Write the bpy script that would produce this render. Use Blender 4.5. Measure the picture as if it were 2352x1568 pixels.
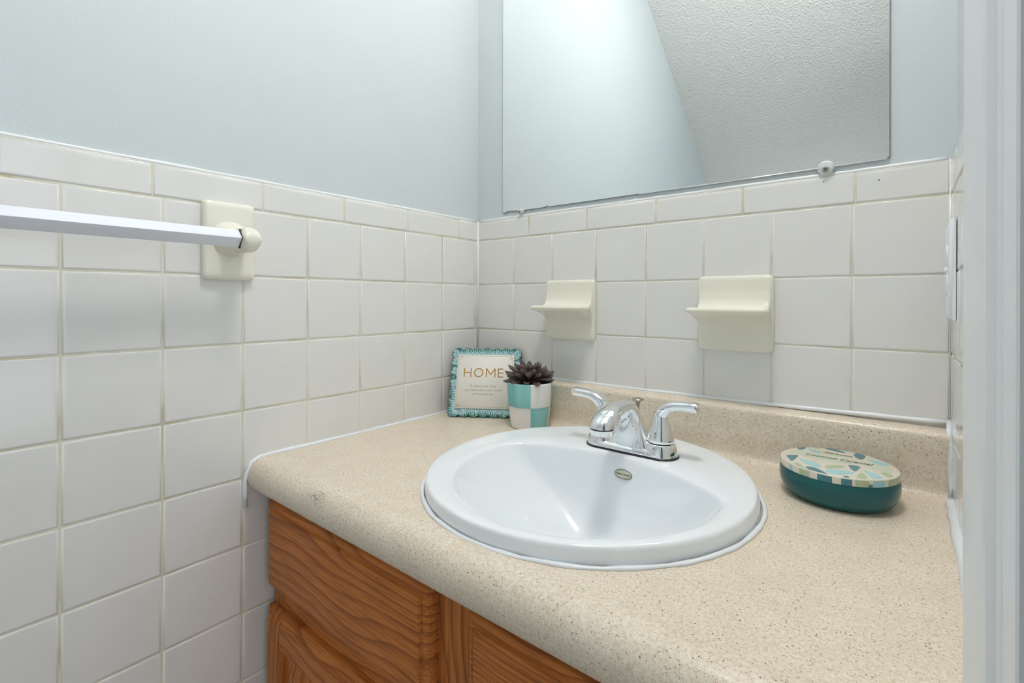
import bpy, bmesh, math, random
from mathutils import Vector, Matrix
random.seed(7)
PI = math.pi
for o in list(bpy.data.objects): bpy.data.objects.remove(o, do_unlink=True)
SC = bpy.context.scene
COL = SC.collection
Z0 = 1.21            # height of the joint under the tile cap; everything vertical is measured from it

# ------------------------------------------------------------------ camera
cam_d = bpy.data.cameras.new('camera'); cam = bpy.data.objects.new('camera', cam_d); COL.objects.link(cam)
yaw, roll = 0.678444, 0.00246
r_ = Vector((math.cos(yaw), math.sin(yaw), 0)); f_ = Vector((-math.sin(yaw), math.cos(yaw), 0)); u_ = r_.cross(f_)
r2 = r_*math.cos(roll) + u_*math.sin(roll); u2 = u_*math.cos(roll) - r_*math.sin(roll)
M = Matrix((r2, u2, -f_)).transposed().to_4x4(); M.translation = Vector((0.83282, -0.89572, Z0-0.14649))
cam.matrix_world = M
cam_d.sensor_width = 36; cam_d.lens = 1111.76/2352*36; cam_d.shift_y = -(784-688.016)/2352
cam_d.clip_start = 0.01
SC.camera = cam

# ------------------------------------------------------------------ world, exposure
W = bpy.data.worlds.new('world'); SC.world = W; W.use_nodes = True
W.node_tree.nodes['Background'].inputs[0].default_value = (0.85, 0.93, 1.0, 1)
W.node_tree.nodes['Background'].inputs[1].default_value = 0.3
SC.view_settings.view_transform = 'Standard'
SC.view_settings.look = 'None'
SC.view_settings.gamma = 1
SC.view_settings.use_curve_mapping = False
SC.view_settings.exposure = 0.33
SC.cycles.use_denoising = True
SC.cycles.max_bounces = 16; SC.cycles.diffuse_bounces = 8; SC.cycles.glossy_bounces = 8
SC.cycles.caustics_reflective = True
LAMP = 47.0
def area(name, loc, rot, sx, sy, power, color):
    d = bpy.data.lights.new(name, 'AREA'); d.shape = 'RECTANGLE'; d.size = sx; d.size_y = sy
    d.energy = power; d.color = color
    o = bpy.data.objects.new(name, d); COL.objects.link(o); o.location = loc; o.rotation_euler = rot
    return o
# added fill light in the unseen hall, shining in through the doorway
area('hall_fill', (1.86, -1.0, 1.35), (0, PI/2, 0), 1.6, 1.0, 6, (0.86, 0.93, 1.0))

# invented lamp for soft frontal fill, turned away and bounced off the wall behind
area('bounce_fill', (.50, -1.55, .80), (-PI/2*1.08, 0, 0), .25, .25, 3.2, (0.93, 0.96, 1.0))

# ------------------------------------------------------------------ materials
def mat(name, color=(.8,.8,.8), rough=.5, metal=0, spec=.5, **kw):
    m = bpy.data.materials.new(name); m.use_nodes = True
    b = m.node_tree.nodes['Principled BSDF']
    b.inputs['Base Color'].default_value = (*color, 1); b.inputs['Roughness'].default_value = rough
    b.inputs['Metallic'].default_value = metal; b.inputs['Specular IOR Level'].default_value = spec
    for k, v in kw.items():
        b.inputs[k.replace('_', ' ')].default_value = v
    return m
def nd(m, t, **kw):
    n = m.node_tree.nodes.new(t)
    for k, v in kw.items():
        if k in n.inputs: n.inputs[k].default_value = v
        else: setattr(n, k, v)
    return n
def lk(m, a, b): m.node_tree.links.new(a, b)
def coord(m, kind='Object', scale=(1,1,1), rot=(0,0,0)):
    tc = nd(m, 'ShaderNodeTexCoord'); mp = nd(m, 'ShaderNodeMapping')
    mp.inputs['Scale'].default_value = scale; mp.inputs['Rotation'].default_value = rot
    lk(m, tc.outputs[kind], mp.inputs['Vector']); return mp.outputs[0]
def bump(m, scale, strength, dist, detail=2, vec=None, rough=.5):
    n = nd(m, 'ShaderNodeTexNoise'); n.inputs['Scale'].default_value = scale; n.inputs['Detail'].default_value = detail
    n.inputs['Roughness'].default_value = rough
    lk(m, vec or coord(m), n.inputs['Vector'])
    b = nd(m, 'ShaderNodeBump'); b.inputs['Strength'].default_value = strength; b.inputs['Distance'].default_value = dist
    lk(m, n.outputs[0], b.inputs['Height']); lk(m, b.outputs[0], m.node_tree.nodes['Principled BSDF'].inputs['Normal'])
    return b
def ramp(m, src, stops):
    r = nd(m, 'ShaderNodeValToRGB'); e = r.color_ramp.elements
    while len(e) < len(stops): e.new(.5)
    for i, (p, c) in enumerate(stops): e[i].position = p; e[i].color = (*c, 1) if len(c) == 3 else c
    lk(m, src, r.inputs[0]); return r.outputs[0]
def mixc(m, fac, a, b, mode='MIX'):
    x = nd(m, 'ShaderNodeMix'); x.data_type = 'RGBA'; x.blend_type = mode
    for s, v in ((x.inputs[0], fac), (x.inputs[6], a), (x.inputs[7], b)):
        if hasattr(v, 'links') or hasattr(v, 'is_output'): lk(m, v, s)
        elif isinstance(v, (int, float)): s.default_value = v
        else: s.default_value = (*v, 1)
    return x.outputs[2]
def basec(m, out): lk(m, out, m.node_tree.nodes['Principled BSDF'].inputs['Base Color'])

M_paint = mat('wall_paint', (.60,.65,.662), .42, spec=.3)
bump(M_paint, 170, .35, .0006, 3)
M_ceil = mat('textured_ceiling', (.80,.80,.78), .22, spec=.5)
bump(M_ceil, 125, 1.0, .0065, 3, rough=.55)
M_tile = mat('glazed_tile', (.73,.725,.69), .09, spec=.45)
n = nd(M_tile, 'ShaderNodeTexNoise'); n.inputs['Scale'].default_value = 9; n.inputs['Detail'].default_value = 3
lk(M_tile, coord(M_tile), n.inputs['Vector'])
basec(M_tile, ramp(M_tile, n.outputs[0], [(.3,(.75,.742,.717)),(.7,(.78,.772,.747))]))
bump(M_tile, 28, .12, .0006, 1)
M_grout = mat('grout', (.72,.68,.53), .8)
n = nd(M_grout, 'ShaderNodeTexNoise'); n.inputs['Scale'].default_value = 14; n.inputs['Detail'].default_value = 5
lk(M_grout, coord(M_grout), n.inputs['Vector'])
basec(M_grout, ramp(M_grout, n.outputs[0], [(.28,(.56,.50,.34)),(.45,(.70,.67,.54)),(.7,(.77,.76,.67))]))
M_cer = mat('cream_ceramic', (.81,.79,.685), .07, spec=.5)
M_porc = mat('white_porcelain', (.82,.86,.89), .05, spec=.5)
M_caulk = mat('white_caulk', (.80,.83,.86), .3)
bump(M_caulk, 90, .5, .001, 3)
M_bead = mat('painted_bead', (.77,.79,.79), .35)
M_chrome = mat('chrome', (.86,.88,.90), .03, 1)
M_black = mat('black_rubber', (.012,.012,.015), .4)
M_dull = mat('dull_nickel', (.42,.38,.32), .28, 1)
M_white = mat('white_enamel', (.80,.83,.90), .22)
M_plate = mat('white_plastic', (.82,.85,.90), .25)
M_casing = mat('casing_paint', (.84,.86,.885), .35)
bump(M_casing, 60, .25, .0006, 2, coord(M_casing, scale=(1,1,.12)))
M_dark = mat('dark_void', (.02,.015,.012), .8)
M_floor = mat('floor_vinyl', (.42,.37,.31), .4)
M_mirror = mat('mirror_silver', (.90,.935,.925), .0, 1)
M_medge = mat('mirror_edge', (.20,.25,.23), .25, .4)
M_clip = mat('clear_plastic', (.93,.96,.95), .12, spec=.6, Transmission_Weight=.4, IOR=1.45)
M_glow = mat('lamp_glass', (.9,.9,.9), .4)
b = M_glow.node_tree.nodes['Principled BSDF']; b.inputs['Emission Color'].default_value = (1.0,.955,.93,1); b.inputs['Emission Strength'].default_value = LAMP
M_badge = mat('badge_face', (.56,.56,.44), .35)
M_badger = mat('badge_rim', (.22,.24,.22), .3, .6)
M_ink = mat('dark_ink', (.05,.06,.04), .6)

# laminate: beige ground, mottling, brown and black specks
M_lam = mat('speckled_laminate', (.6,.5,.4), .26, spec=.45)
v = coord(M_lam)
n1 = nd(M_lam, 'ShaderNodeTexNoise'); n1.inputs['Scale'].default_value = 330; n1.inputs['Detail'].default_value = 4
lk(M_lam, v, n1.inputs['Vector'])
base = ramp(M_lam, n1.outputs[0], [(.30,(.63,.52,.385)),(.45,(.735,.64,.51)),(.58,(.775,.695,.575)),(.75,(.83,.775,.69))])
n2 = nd(M_lam, 'ShaderNodeTexNoise'); n2.inputs['Scale'].default_value = 30; n2.inputs['Detail'].default_value = 3
lk(M_lam, v, n2.inputs['Vector'])
base = mixc(M_lam, ramp(M_lam, n2.outputs[0], [(.35,(0,0,0)),(.7,(.26,.26,.26))]), base, (.62,.51,.37))
def specks(scale, thr, dens, col, base):
    vo = nd(M_lam, 'ShaderNodeTexVoronoi'); vo.inputs['Scale'].default_value = scale
    nz = nd(M_lam, 'ShaderNodeTexNoise'); nz.inputs['Scale'].default_value = scale*1.7; lk(M_lam, v, nz.inputs['Vector'])
    va = nd(M_lam, 'ShaderNodeVectorMath', operation='SCALE'); va.inputs['Scale'].default_value = .55/scale
    lk(M_lam, nz.outputs['Color'], va.inputs[0])
    vs = nd(M_lam, 'ShaderNodeVectorMath', operation='ADD'); lk(M_lam, v, vs.inputs[0]); lk(M_lam, va.outputs[0], vs.inputs[1])
    lk(M_lam, vs.outputs[0], vo.inputs['Vector'])
    sep = nd(M_lam, 'ShaderNodeSeparateColor'); lk(M_lam, vo.outputs['Color'], sep.inputs[0])
    mul = nd(M_lam, 'ShaderNodeMath', operation='MULTIPLY'); lk(M_lam, sep.outputs[0], mul.inputs[0]); mul.inputs[1].default_value = thr
    lt = nd(M_lam, 'ShaderNodeMath', operation='LESS_THAN'); lk(M_lam, vo.outputs['Distance'], lt.inputs[0]); lk(M_lam, mul.outputs[0], lt.inputs[1])
    l2 = nd(M_lam, 'ShaderNodeMath', operation='LESS_THAN'); lk(M_lam, sep.outputs[1], l2.inputs[0]); l2.inputs[1].default_value = dens
    m3 = nd(M_lam, 'ShaderNodeMath', operation='MULTIPLY'); lk(M_lam, lt.outputs[0], m3.inputs[0]); lk(M_lam, l2.outputs[0], m3.inputs[1])
    m4 = nd(M_lam, 'ShaderNodeMath', operation='MULTIPLY'); lk(M_lam, m3.outputs[0], m4.inputs[0]); m4.inputs[1].default_value = .82
    return mixc(M_lam, m4.outputs[0], base, col)
base = specks(880, .42, .38, (.36,.25,.16), base)
base = specks(560, .32, .40, (.12,.095,.085), base)
base = specks(330, .27, .26, (.035,.03,.035), base)
base = specks(640, .32, .25, (.84,.81,.74), base)
gm = nd(M_lam, 'ShaderNodeMapping'); gm.inputs['Location'].default_value = (.2370*14, .2755*30, .010*26); gm.inputs['Scale'].default_value = (14, 30, 26); lk(M_lam, v, gm.inputs['Vector'])
gl = nd(M_lam, 'ShaderNodeVectorMath', operation='LENGTH'); lk(M_lam, gm.outputs[0], gl.inputs[0])
gn = nd(M_lam, 'ShaderNodeTexNoise'); gn.inputs['Scale'].default_value = 420; gn.inputs['Detail'].default_value = 2; lk(M_lam, v, gn.inputs['Vector'])
gs = nd(M_lam, 'ShaderNodeMath', operation='MULTIPLY_ADD'); lk(M_lam, gn.outputs[0], gs.inputs[0]); gs.inputs[1].default_value = 1.5; lk(M_lam, gl.outputs['Value'], gs.inputs[2])
base = mixc(M_lam, ramp(M_lam, gs.outputs[0], [(.72,(.62,.62,.62)),(.98,(0,0,0))]), base, (.10,.11,.14))
basec(M_lam, base)

# oak: grain runs along the local x of the texture mapping
def oak(name, axis, seed, arch=1.0, tone=1.0):
    m = mat(name, (.5,.2,.07), .38, spec=.18)
    rot = {'x': (0,0,0), 'z': (0, PI/2, 0)}[axis]
    v0 = coord(m, rot=rot)
    ad = nd(m, 'ShaderNodeVectorMath', operation='ADD'); lk(m, v0, ad.inputs[0]); ad.inputs[1].default_value = (seed*1.3, seed*.7, seed*2.1)
    mp = nd(m, 'ShaderNodeMapping'); mp.inputs['Scale'].default_value = (3.2, 5, 9); lk(m, ad.outputs[0], mp.inputs['Vector'])
    big = nd(m, 'ShaderNodeTexNoise'); big.inputs['Scale'].default_value = 1.0; big.inputs['Detail'].default_value = 1.0; lk(m, mp.outputs[0], big.inputs['Vector'])
    sp_ = nd(m, 'ShaderNodeSeparateXYZ'); lk(m, ad.outputs[0], sp_.inputs[0])
    ln = nd(m, 'ShaderNodeMath', operation='MULTIPLY'); lk(m, sp_.outputs[2], ln.inputs[0]); ln.inputs[1].default_value = 62*arch
    mu0 = nd(m, 'ShaderNodeMath', operation='MULTIPLY'); lk(m, big.outputs[0], mu0.inputs[0]); mu0.inputs[1].default_value = 6.5*arch
    mu = nd(m, 'ShaderNodeMath', operation='ADD'); lk(m, ln.outputs[0], mu.inputs[0]); lk(m, mu0.outputs[0], mu.inputs[1])
    fr = nd(m, 'ShaderNodeMath', operation='FRACT'); lk(m, mu.outputs[0], fr.inputs[0])
    rings = ramp(m, fr.outputs[0], [(0,(1,1,1)),(.50,(.9,.9,.9)),(.78,(.45,.45,.45)),(.88,(.05,.05,.05)),(1,(1,1,1))])
    mp2 = nd(m, 'ShaderNodeMapping'); mp2.inputs['Scale'].default_value = (14, 420, 420); lk(m, ad.outputs[0], mp2.inputs['Vector'])
    fine = nd(m, 'ShaderNodeTexNoise'); fine.inputs['Scale'].default_value = 1.0; fine.inputs['Detail'].default_value = 3; lk(m, mp2.outputs[0], fine.inputs['Vector'])
    pores = ramp(m, fine.outputs[0], [(.36,(0,0,0)),(.55,(1,1,1))])
    light = tuple(c*tone for c in (.60,.205,.048)); mid = tuple(c*tone for c in (.44,.135,.030)); dark = tuple(c*tone for c in (.17,.046,.014))
    a = mixc(m, rings, mid, light)
    fac = nd(m, 'ShaderNodeMath', operation='MULTIPLY'); 
    inv = nd(m, 'ShaderNodeMath', operation='SUBTRACT'); inv.inputs[0].default_value = 1; lk(m, pores, inv.inputs[1])
    lk(m, inv.outputs[0], fac.inputs[0]); fac.inputs[1].default_value = .5
    a = mixc(m, fac.outputs[0], a, dark)
    inv2 = nd(m, 'ShaderNodeMath', operation='SUBTRACT'); inv2.inputs[0].default_value = 1; lk(m, rings, inv2.inputs[1])
    f2 = nd(m, 'ShaderNodeMath', operation='MULTIPLY'); lk(m, inv2.outputs[0], f2.inputs[0]); f2.inputs[1].default_value = .42
    a = mixc(m, f2.outputs[0], a, dark)
    basec(m, a)
    b = nd(m, 'ShaderNodeBump'); b.inputs['Strength'].default_value = .25; b.inputs['Distance'].default_value = .0005
    lk(m, fine.outputs[0], b.inputs['Height']); lk(m, b.outputs[0], m.node_tree.nodes['Principled BSDF'].inputs['Normal'])
    return m
M_oakx = oak('oak_grain_across', 'x', 1.0)
M_oakx2 = oak('oak_fine_grain_across', 'x', 5.0, 1.6)
M_oakz = oak('oak_grain_upright', 'z', 3.0, .9, .95)
M_oakz2 = oak('oak_panel_upright', 'z', 8.0, 1.0)

# ------------------------------------------------------------------ mesh helpers
def obj(name, verts, faces, m, parent=None, smooth=False, recalc=True, loc=None, rot=None):
    me = bpy.data.meshes.new(name); me.from_pydata([tuple(v) for v in verts], [], faces)
    if recalc:
        bm = bmesh.new(); bm.from_mesh(me); bmesh.ops.recalc_face_normals(bm, faces=bm.faces); bm.to_mesh(me); bm.free()
    if smooth:
        for p in me.polygons: p.use_smooth = True
    return link(name, me, m, parent, loc, rot)
def link(name, me, m=None, parent=None, loc=None, rot=None):
    if m is not None and not me.materials: me.materials.append(m)
    o = bpy.data.objects.new(name, me); COL.objects.link(o)
    if loc is not None: o.location = loc
    if rot is not None: o.rotation_euler = rot
    if parent is not None: o.parent = parent
    return o
def empty(name, loc=(0,0,0), rot=(0,0,0)):
    o = bpy.data.objects.new(name, None); COL.objects.link(o); o.location = loc; o.rotation_euler = rot
    o.empty_display_size = .02; return o
def tag(o, label, cat, group=None, kind=None):
    if label: o['label'] = label
    if cat: o['category'] = cat
    if group: o['group'] = group
    if kind: o['kind'] = kind
    return o
def struct(o, label, cat):
    o['kind'] = 'structure'; o['label'] = label; o['category'] = cat; return o
def autosmooth(o, ang=35):
    me = o.data; bm = bmesh.new(); bm.from_mesh(me)
    for f in bm.faces: f.smooth = True
    for e in bm.edges:
        if len(e.link_faces) == 2 and e.calc_face_angle(0) > math.radians(ang): e.smooth = False
    bm.to_mesh(me); bm.free(); return o
def rings_mesh(rings, cap0=True, cap1=True, closed=True):
    n = len(rings[0]); V = [p for r in rings for p in r]; F = []
    for i in range(len(rings)-1):
        for j in range(n if closed else n-1):
            k = (j+1) % n; F.append((i*n+j, i*n+k, (i+1)*n+k, (i+1)*n+j))
    if cap0: F.append(tuple(range(n))[::-1])
    if cap1: F.append(tuple((len(rings)-1)*n+j for j in range(n)))
    return V, F
def lathe(name, prof, m, parent, loc=(0,0,0), n=40, rot=None, cap0=False, cap1=False, ang=40):
    rings = [[(r*math.cos(2*PI*j/n), r*math.sin(2*PI*j/n), z) for j in range(n)] for r, z in prof]
    V, F = rings_mesh(rings, cap0, cap1); o = obj(name, V, F, m, parent, loc=loc, rot=rot); return autosmooth(o, ang)
def extrude_profile(prof, a0, a1, axis='x'):
    """prof = closed list of 2D points; axis x: (y,z); axis z: (x,y); axis y: (x,z)"""
    def P(a, p):
        return {'x': (a, p[0], p[1]), 'z': (p[0], p[1], a), 'y': (p[0], a, p[1])}[axis]
    return rings_mesh([[P(a0, p) for p in prof], [P(a1, p) for p in prof]])
def box(name, x0, x1, y0, y1, z0, z1, m, parent=None, bev=0, seg=2):
    bm = bmesh.new(); bmesh.ops.create_cube(bm, size=1)
    for v in bm.verts:
        v.co = Vector((x0+(v.co.x+.5)*(x1-x0), y0+(v.co.y+.5)*(y1-y0), z0+(v.co.z+.5)*(z1-z0)))
    if bev: bmesh.ops.bevel(bm, geom=list(bm.edges)+list(bm.verts), offset=bev, segments=seg, profile=.5, affect='EDGES')
    me = bpy.data.meshes.new(name); bm.to_mesh(me); bm.free()
    o = link(name, me, m, parent)
    if bev: autosmooth(o, 50)
    return o
def sect(cx, cy, cz, hx, hy, t, n=32, e=2.3, ax='yz'):
    """super-ellipse ring; half width hx along x, hy along a direction at tilt t in the y-z plane (t=0: ring lies flat)"""
    R = []
    for j in range(n):
        a = 2*PI*j/n; c, s = math.cos(a), math.sin(a)
        u = hx*math.copysign(abs(c)**(2/e), c); w = hy*math.copysign(abs(s)**(2/e), s)
        R.append((cx+u, cy+w*math.cos(t), cz+w*math.sin(t)))
    return R
def tube(pts, rad, n=8):
    rings = []; up = Vector((0,0,1))
    P = [Vector(p) for p in pts]
    for i, p in enumerate(P):
        d = (P[min(i+1, len(P)-1)]-P[max(i-1, 0)]).normalized()
        a = up if abs(d.dot(up)) < .9 else Vector((1,0,0))
        s = d.cross(a).normalized(); w = s.cross(d).normalized(); r = rad[i] if isinstance(rad, (list, tuple)) else rad
        rings.append([tuple(p+s*r*math.cos(2*PI*j/n)+w*r*math.sin(2*PI*j/n)) for j in range(n)])
    return rings_mesh(rings)
def text_mesh(name, body, size, m, parent, loc, rot, extrude=.0002, shear=0, align='CENTER', sx=1.0, bold=0, space=1.0):
    c = bpy.data.curves.new(name, 'FONT'); c.body = body; c.size = size; c.extrude = extrude; c.shear = shear
    c.align_x = align; c.align_y = 'CENTER'; c.offset = bold; c.space_character = space; c.resolution_u = 3
    t = bpy.data.objects.new(name, c); COL.objects.link(t)
    dg = bpy.context.evaluated_depsgraph_get(); me = bpy.data.meshes.new_from_object(t.evaluated_get(dg))
    bpy.data.objects.remove(t, do_unlink=True)
    for v in me.vertices: v.co.x *= sx
    me.materials.clear(); me.materials.append(m)
    o = link(name, me, None, parent, loc, rot); return o

# ------------------------------------------------------------------ tiles
T = .1095; GR = .0019; XR = .8846
tile_cache = {}
def tile_me(w, h, cap=None):
    """tile lying in local x-z, face towards -y (y=0 is the face). cap: 'top' rolls the upper edge back (bullnose)"""
    key = (round(w,4), round(h,4), cap)
    if key in tile_cache: return tile_cache[key]
    def ring(ins, y, top=None):
        it = ins if top is None else top
        return [(ins, y, ins), (w-ins, y, ins), (w-ins, y, h-it), (ins, y, h-it)]
    if cap == 'top':
        R = [[(0,.0085,0),(w,.0085,0),(w,.0088,h),(0,.0088,h)], [(0,.0016,0),(w,.0016,0),(w,.0062,h),(0,.0062,h)],
             [(.0005,.0006,.0005),(w-.0005,.0006,.0005),(w-.0005,.0036,h-.0007),(.0005,.0036,h-.0007)],
             [(.0012,.0001,.0014),(w-.0012,.0001,.0014),(w-.0012,.0017,h-.0023),(.0012,.0017,h-.0023)],
             [(.0020,0,.0026),(w-.0020,0,.0026),(w-.0020,.0004,h-.0048),(.0020,.0004,h-.0048)],
             [(.0026,0,.0034),(w-.0026,0,.0034),(w-.0026,0,h-.0078),(.0026,0,h-.0078)],
             [(.0034,0,.0042),(w-.0034,0,.0042),(w-.0034,0,h-.0095),(.0034,0,h-.0095)]]
    else:
        R = [ring(0,.006), ring(0,.0018), ring(.0004,.0008), ring(.0013,.0002), ring(.0026,0), ring(.004,0)]
    V, F = rings_mesh(R, cap0=True, cap1=True)
    me = bpy.data.meshes.new('tile'); me.from_pydata(V, [], F)
    bm = bmesh.new(); bm.from_mesh(me); bmesh.ops.recalc_face_normals(bm, faces=bm.faces); bm.to_mesh(me); bm.free()
    for p in me.polygons: p.use_smooth = True
    me.polygons[-1].use_smooth = True
    me.materials.append(M_tile); tile_cache[key] = me; return me
def put_tile(parent, side, a, z, w, h, cap=None, name='tile'):
    """a = start coordinate along the wall; side back / left / right"""
    o = bpy.data.objects.new(name, tile_me(w, h, cap)); COL.objects.link(o); o.parent = parent
    j = random.uniform(0, .0003); q = math.radians(.14)
    tl = (random.uniform(-q, q), 0, random.uniform(-q, q))
    if side == 'back': o.location = (a, j, z); rz = 0
    elif side == 'left': o.location = (-j, -(a+w), z) ; rz = PI/2       # local x -> +y, face looks to +x
    else: o.location = (XR+j, -a, z); rz = -PI/2                     # local x -> -y, face looks to -x
    o.rotation_euler = (tl[0], 0, rz+tl[2])
    return o
# ---- walls: painted body, grout bed, tiles
PW = .0065           # painted surface lies this far behind the tile faces
wall_back = struct(box('wall_back', -.1, 1.0, PW, .1, 0, 2.44, M_paint), 'cool white painted back wall with cream tile wainscot behind the basin', 'wall')
wall_left = struct(box('wall_left', -.1, -PW, -2.45, .1, 0, 2.46, M_paint), 'cool white painted wall over cream tile on the towel bar side', 'wall')
# right wall: pieces around the doorway
DY0, DY1, DH = -.6205, -1.38, 2.03
def multi_box(name, boxes, m):
    V, F = [], []
    for (x0,x1,y0,y1,z0,z1) in boxes:
        i = len(V); V += [(x,y,z) for x in (x0,x1) for y in (y0,y1) for z in (z0,z1)]
        F += [(i,i+1,i+3,i+2),(i+4,i+6,i+7,i+5),(i,i+4,i+5,i+1),(i+2,i+3,i+7,i+6),(i,i+2,i+6,i+4),(i+1,i+5,i+7,i+3)]
    return obj(name, V, F, m)
RX = XR+PW
wall_right = struct(multi_box('wall_right', [(RX,1.0,DY0-.02,.1,0,2.44),(RX,1.0,-2.45,DY1,0,2.44),(RX,1.0,DY1,DY0-.02,DH+.02,2.44)], M_paint), 'white painted wall with a narrow tiled strip beside the door casing', 'wall')
wall_front = struct(box('wall_front', -.1, 1.0, -2.45, -2.35, 0, 2.44, M_paint), 'white wall opposite the basin under the sloped ceiling', 'wall')
floor = struct(box('floor', -.1, 2.1, -2.6, .1, -.05, 0, M_floor), 'brown vinyl floor', 'floor')
# flat ceiling that turns into the sloped underside of a stair
H = 2.44; ys = -.895; sl = .752
V = [(-.1,.1,H),(1.0,.1,H),(1.0,ys,H),(-.1,ys,H),(-.1,-2.6,H+sl*(-2.6-ys)),(1.0,-2.6,H+sl*(-2.6-ys))]
V2 = [(x,y,z+.08) for x,y,z in V]
F = [(0,1,2,3),(3,2,5,4),(6,9,8,7),(9,10,11,8),(0,6,7,1),(4,5,11,10),(0,3,9,6),(3,4,10,9),(1,7,8,2),(2,8,11,5)]
struct(obj('ceiling', V+V2, F, M_ceil), 'textured white ceiling sloping down away from the basin, seen in the mirror', 'ceiling')
# hall beyond the doorway
struct(multi_box('wall_hall', [(1.0,2.1,-2.6,-2.5,0,2.44),(2.0,2.1,-2.6,.1,0,2.44),(1.0,2.1,0,.1,0,2.44)], M_paint), 'pale hall wall beyond the doorway', 'wall')
struct(box('ceiling_hall', 1.0, 2.1, -2.6, .1, 2.44, 2.5, M_paint), 'white hall ceiling beyond the doorway', 'ceiling')

grout_t = {}
def grout(side, parent, a0, a1, z0, z1):
    if side == 'back': return box('grout_bed', a0, a1, .0013, PW, z0, z1, M_grout, parent)
    if side == 'left': return box('grout_bed', -PW, -.0013, -a1, -a0, z0, z1, M_grout, parent)
    return box('grout_bed', XR+.0013, RX, -a1, -a0, z0, z1, M_grout, parent)
ZR = [Z0-k*T for k in range(12)]           # row joints; the last row is cut at the floor
def row(parent, side, joints, k, lo=None):
    g = .0027 if side == 'left' else .0017
    ztop = ZR[k]-g/2; zb = max(ZR[k+1]+g/2, lo if lo is not None else -1, 0.001)
    if ztop-zb < .01: return
    for a, b in joints:
        put_tile(parent, side, a+g/2, zb, b-a-g, ztop-zb)
# back wall
o1 = .0627*T
bj = [(0.0, o1+T)] + [(o1+i*T, o1+(i+1)*T) for i in range(1, 7)] + [(o1+7*T, XR)]
SPL = Z0-.3245       # top of the backsplash
DISH = [(.2130,.3355),(.5460,.6685)]
for k in range(3): row(wall_back, 'back', bj, k, SPL-.012)
tj = [(0,.0075+.0)] if False else [(0,.1595),(.1595,.3126),(.3126,.4644),(.4644,.6194),(.6194,.7771),(.7771,XR)]
for a, b in tj: put_tile(wall_back, 'back', a+GR/2, Z0+GR/2+.0008, b-a-GR, .0495-GR, 'top', 'cap_tile')
grout('back', wall_back, 0, XR, SPL-.03, Z0+.047)
# left wall
s0 = .0104
lj = [(0.0, s0)] + [(s0+i*T, s0+(i+1)*T) for i in range(12)]
for k in range(11):
    if k < 4: js = lj
    else: js = lj[5:]
    row(wall_left, 'left', js, k)
cap_l = [(0,.0662),(.0662,.2217),(.2217,.3749),(.3749,.5272),(.5272,.68),(.68,.833),(.833,.986),(.986,1.139),(1.139,s0+12*T)]
for a, b in cap_l: put_tile(wall_left, 'left', a+GR/2, Z0+GR/2+.0008, b-a-GR, .0495-GR, 'top', 'cap_tile')
grout('left', wall_left, 0, s0+12*T-.001, 0.001, Z0+.047)
# right wall
rj = [(0.0, .021)] + [(.021+i*T, .021+(i+1)*T) for i in range(4)] + [(.021+4*T, .553)]
for k in range(11):
    row(wall_right, 'right', rj if k < 4 else rj[5:], k)
for a, b in [(0,.085),(.085,.238),(.238,.392),(.392,.553)]:
    put_tile(wall_right, 'right', a+GR/2, Z0+GR/2+.0008, b-a-GR, .0495-GR, 'top', 'cap_tile')
grout('right', wall_right, 0, .553, 0.001, Z0+.047)
for nm_w, pts_ in (('b', [(.004,.0058,Z0+.0500),(XR-.004,.0058,Z0+.0500)]), ('l', [(-.0058,-.004,Z0+.0500),(-.0058,-1.32,Z0+.0500)]), ('r', [(XR+.0058,-.004,Z0+.0500),(XR+.0058,-.552,Z0+.0500)])):
    a_, b_ = Vector(pts_[0]), Vector(pts_[1]); PP = [a_.lerp(b_, i/40) for i in range(41)]
    V, F = tube(PP, [.0036*random.uniform(.8,1.15) for _ in PP], 8); obj('cap_bead', V, F, M_bead, {'b': wall_back, 'l': wall_left, 'r': wall_right}[nm_w], True)
for hx_, hz_ in ((.7369,.0394),(.8059,.0315)):
    V, F = rings_mesh([[(hx_+.0009*math.cos(t), y, Z0+hz_+.0009*math.sin(t)) for t in [2*PI*j/10 for j in range(10)]] for y in (.001,-.0003)]); obj('plugged_hole', V, F, M_black, wall_back)
# thin caulk beads in the two tiled corners
V, F = tube([(.0006,-.0006,Z0-.33),(.0006,-.0006,Z0-.1),(.0004,-.0004,Z0+.049)], .0030, 8); obj('corner_bead', V, F, M_bead, wall_back, True)
V, F = tube([(XR-.0004,-.0004,Z0-.33),(XR-.0004,-.0004,Z0+.049)], .0014, 6); obj('corner_bead', V, F, M_tile, wall_back, True)

# ------------------------------------------------------------------ door casing and jamb
cp = [(.8575,-.5550),(.8572,-.5575),(.8574,-.562),(.8590,-.572),(.8603,-.5835),(.8610,-.586),(.8618,-.590),(.8613,-.5945),(.8615,-.599),(.8636,-.6022),(.8645,-.6030),(.8654,-.6064),
      (.8660,-.6072),(.8673,-.6180),(.8680,-.6205),(.8690,-.6215),(RX,-.6215),(RX,-.5535),(.8600,-.5535)]
V, F = extrude_profile(cp, 0.0, DH+.06, 'z')
trim = struct(autosmooth(obj('trim_1', V, F, M_casing), 25), 'moulded white door casing filling the right edge of the view', 'trim')
cp2 = [(x, -(y-DY0)+DY1) for x, y in cp]
V, F = extrude_profile(cp2, 0.0, DH+.06, 'z')
struct(autosmooth(obj('trim_2', V, F, M_casing), 25), 'moulded white door casing on the far side of the doorway, outside the view', 'trim')
V, F = extrude_profile([(.860,DH),(.860,DH+.06),(RX,DH+.06),(RX,DH)], DY1, DY0, 'y')
struct(obj('trim_3', V, F, M_casing), 'white head casing over the doorway', 'trim')
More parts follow.
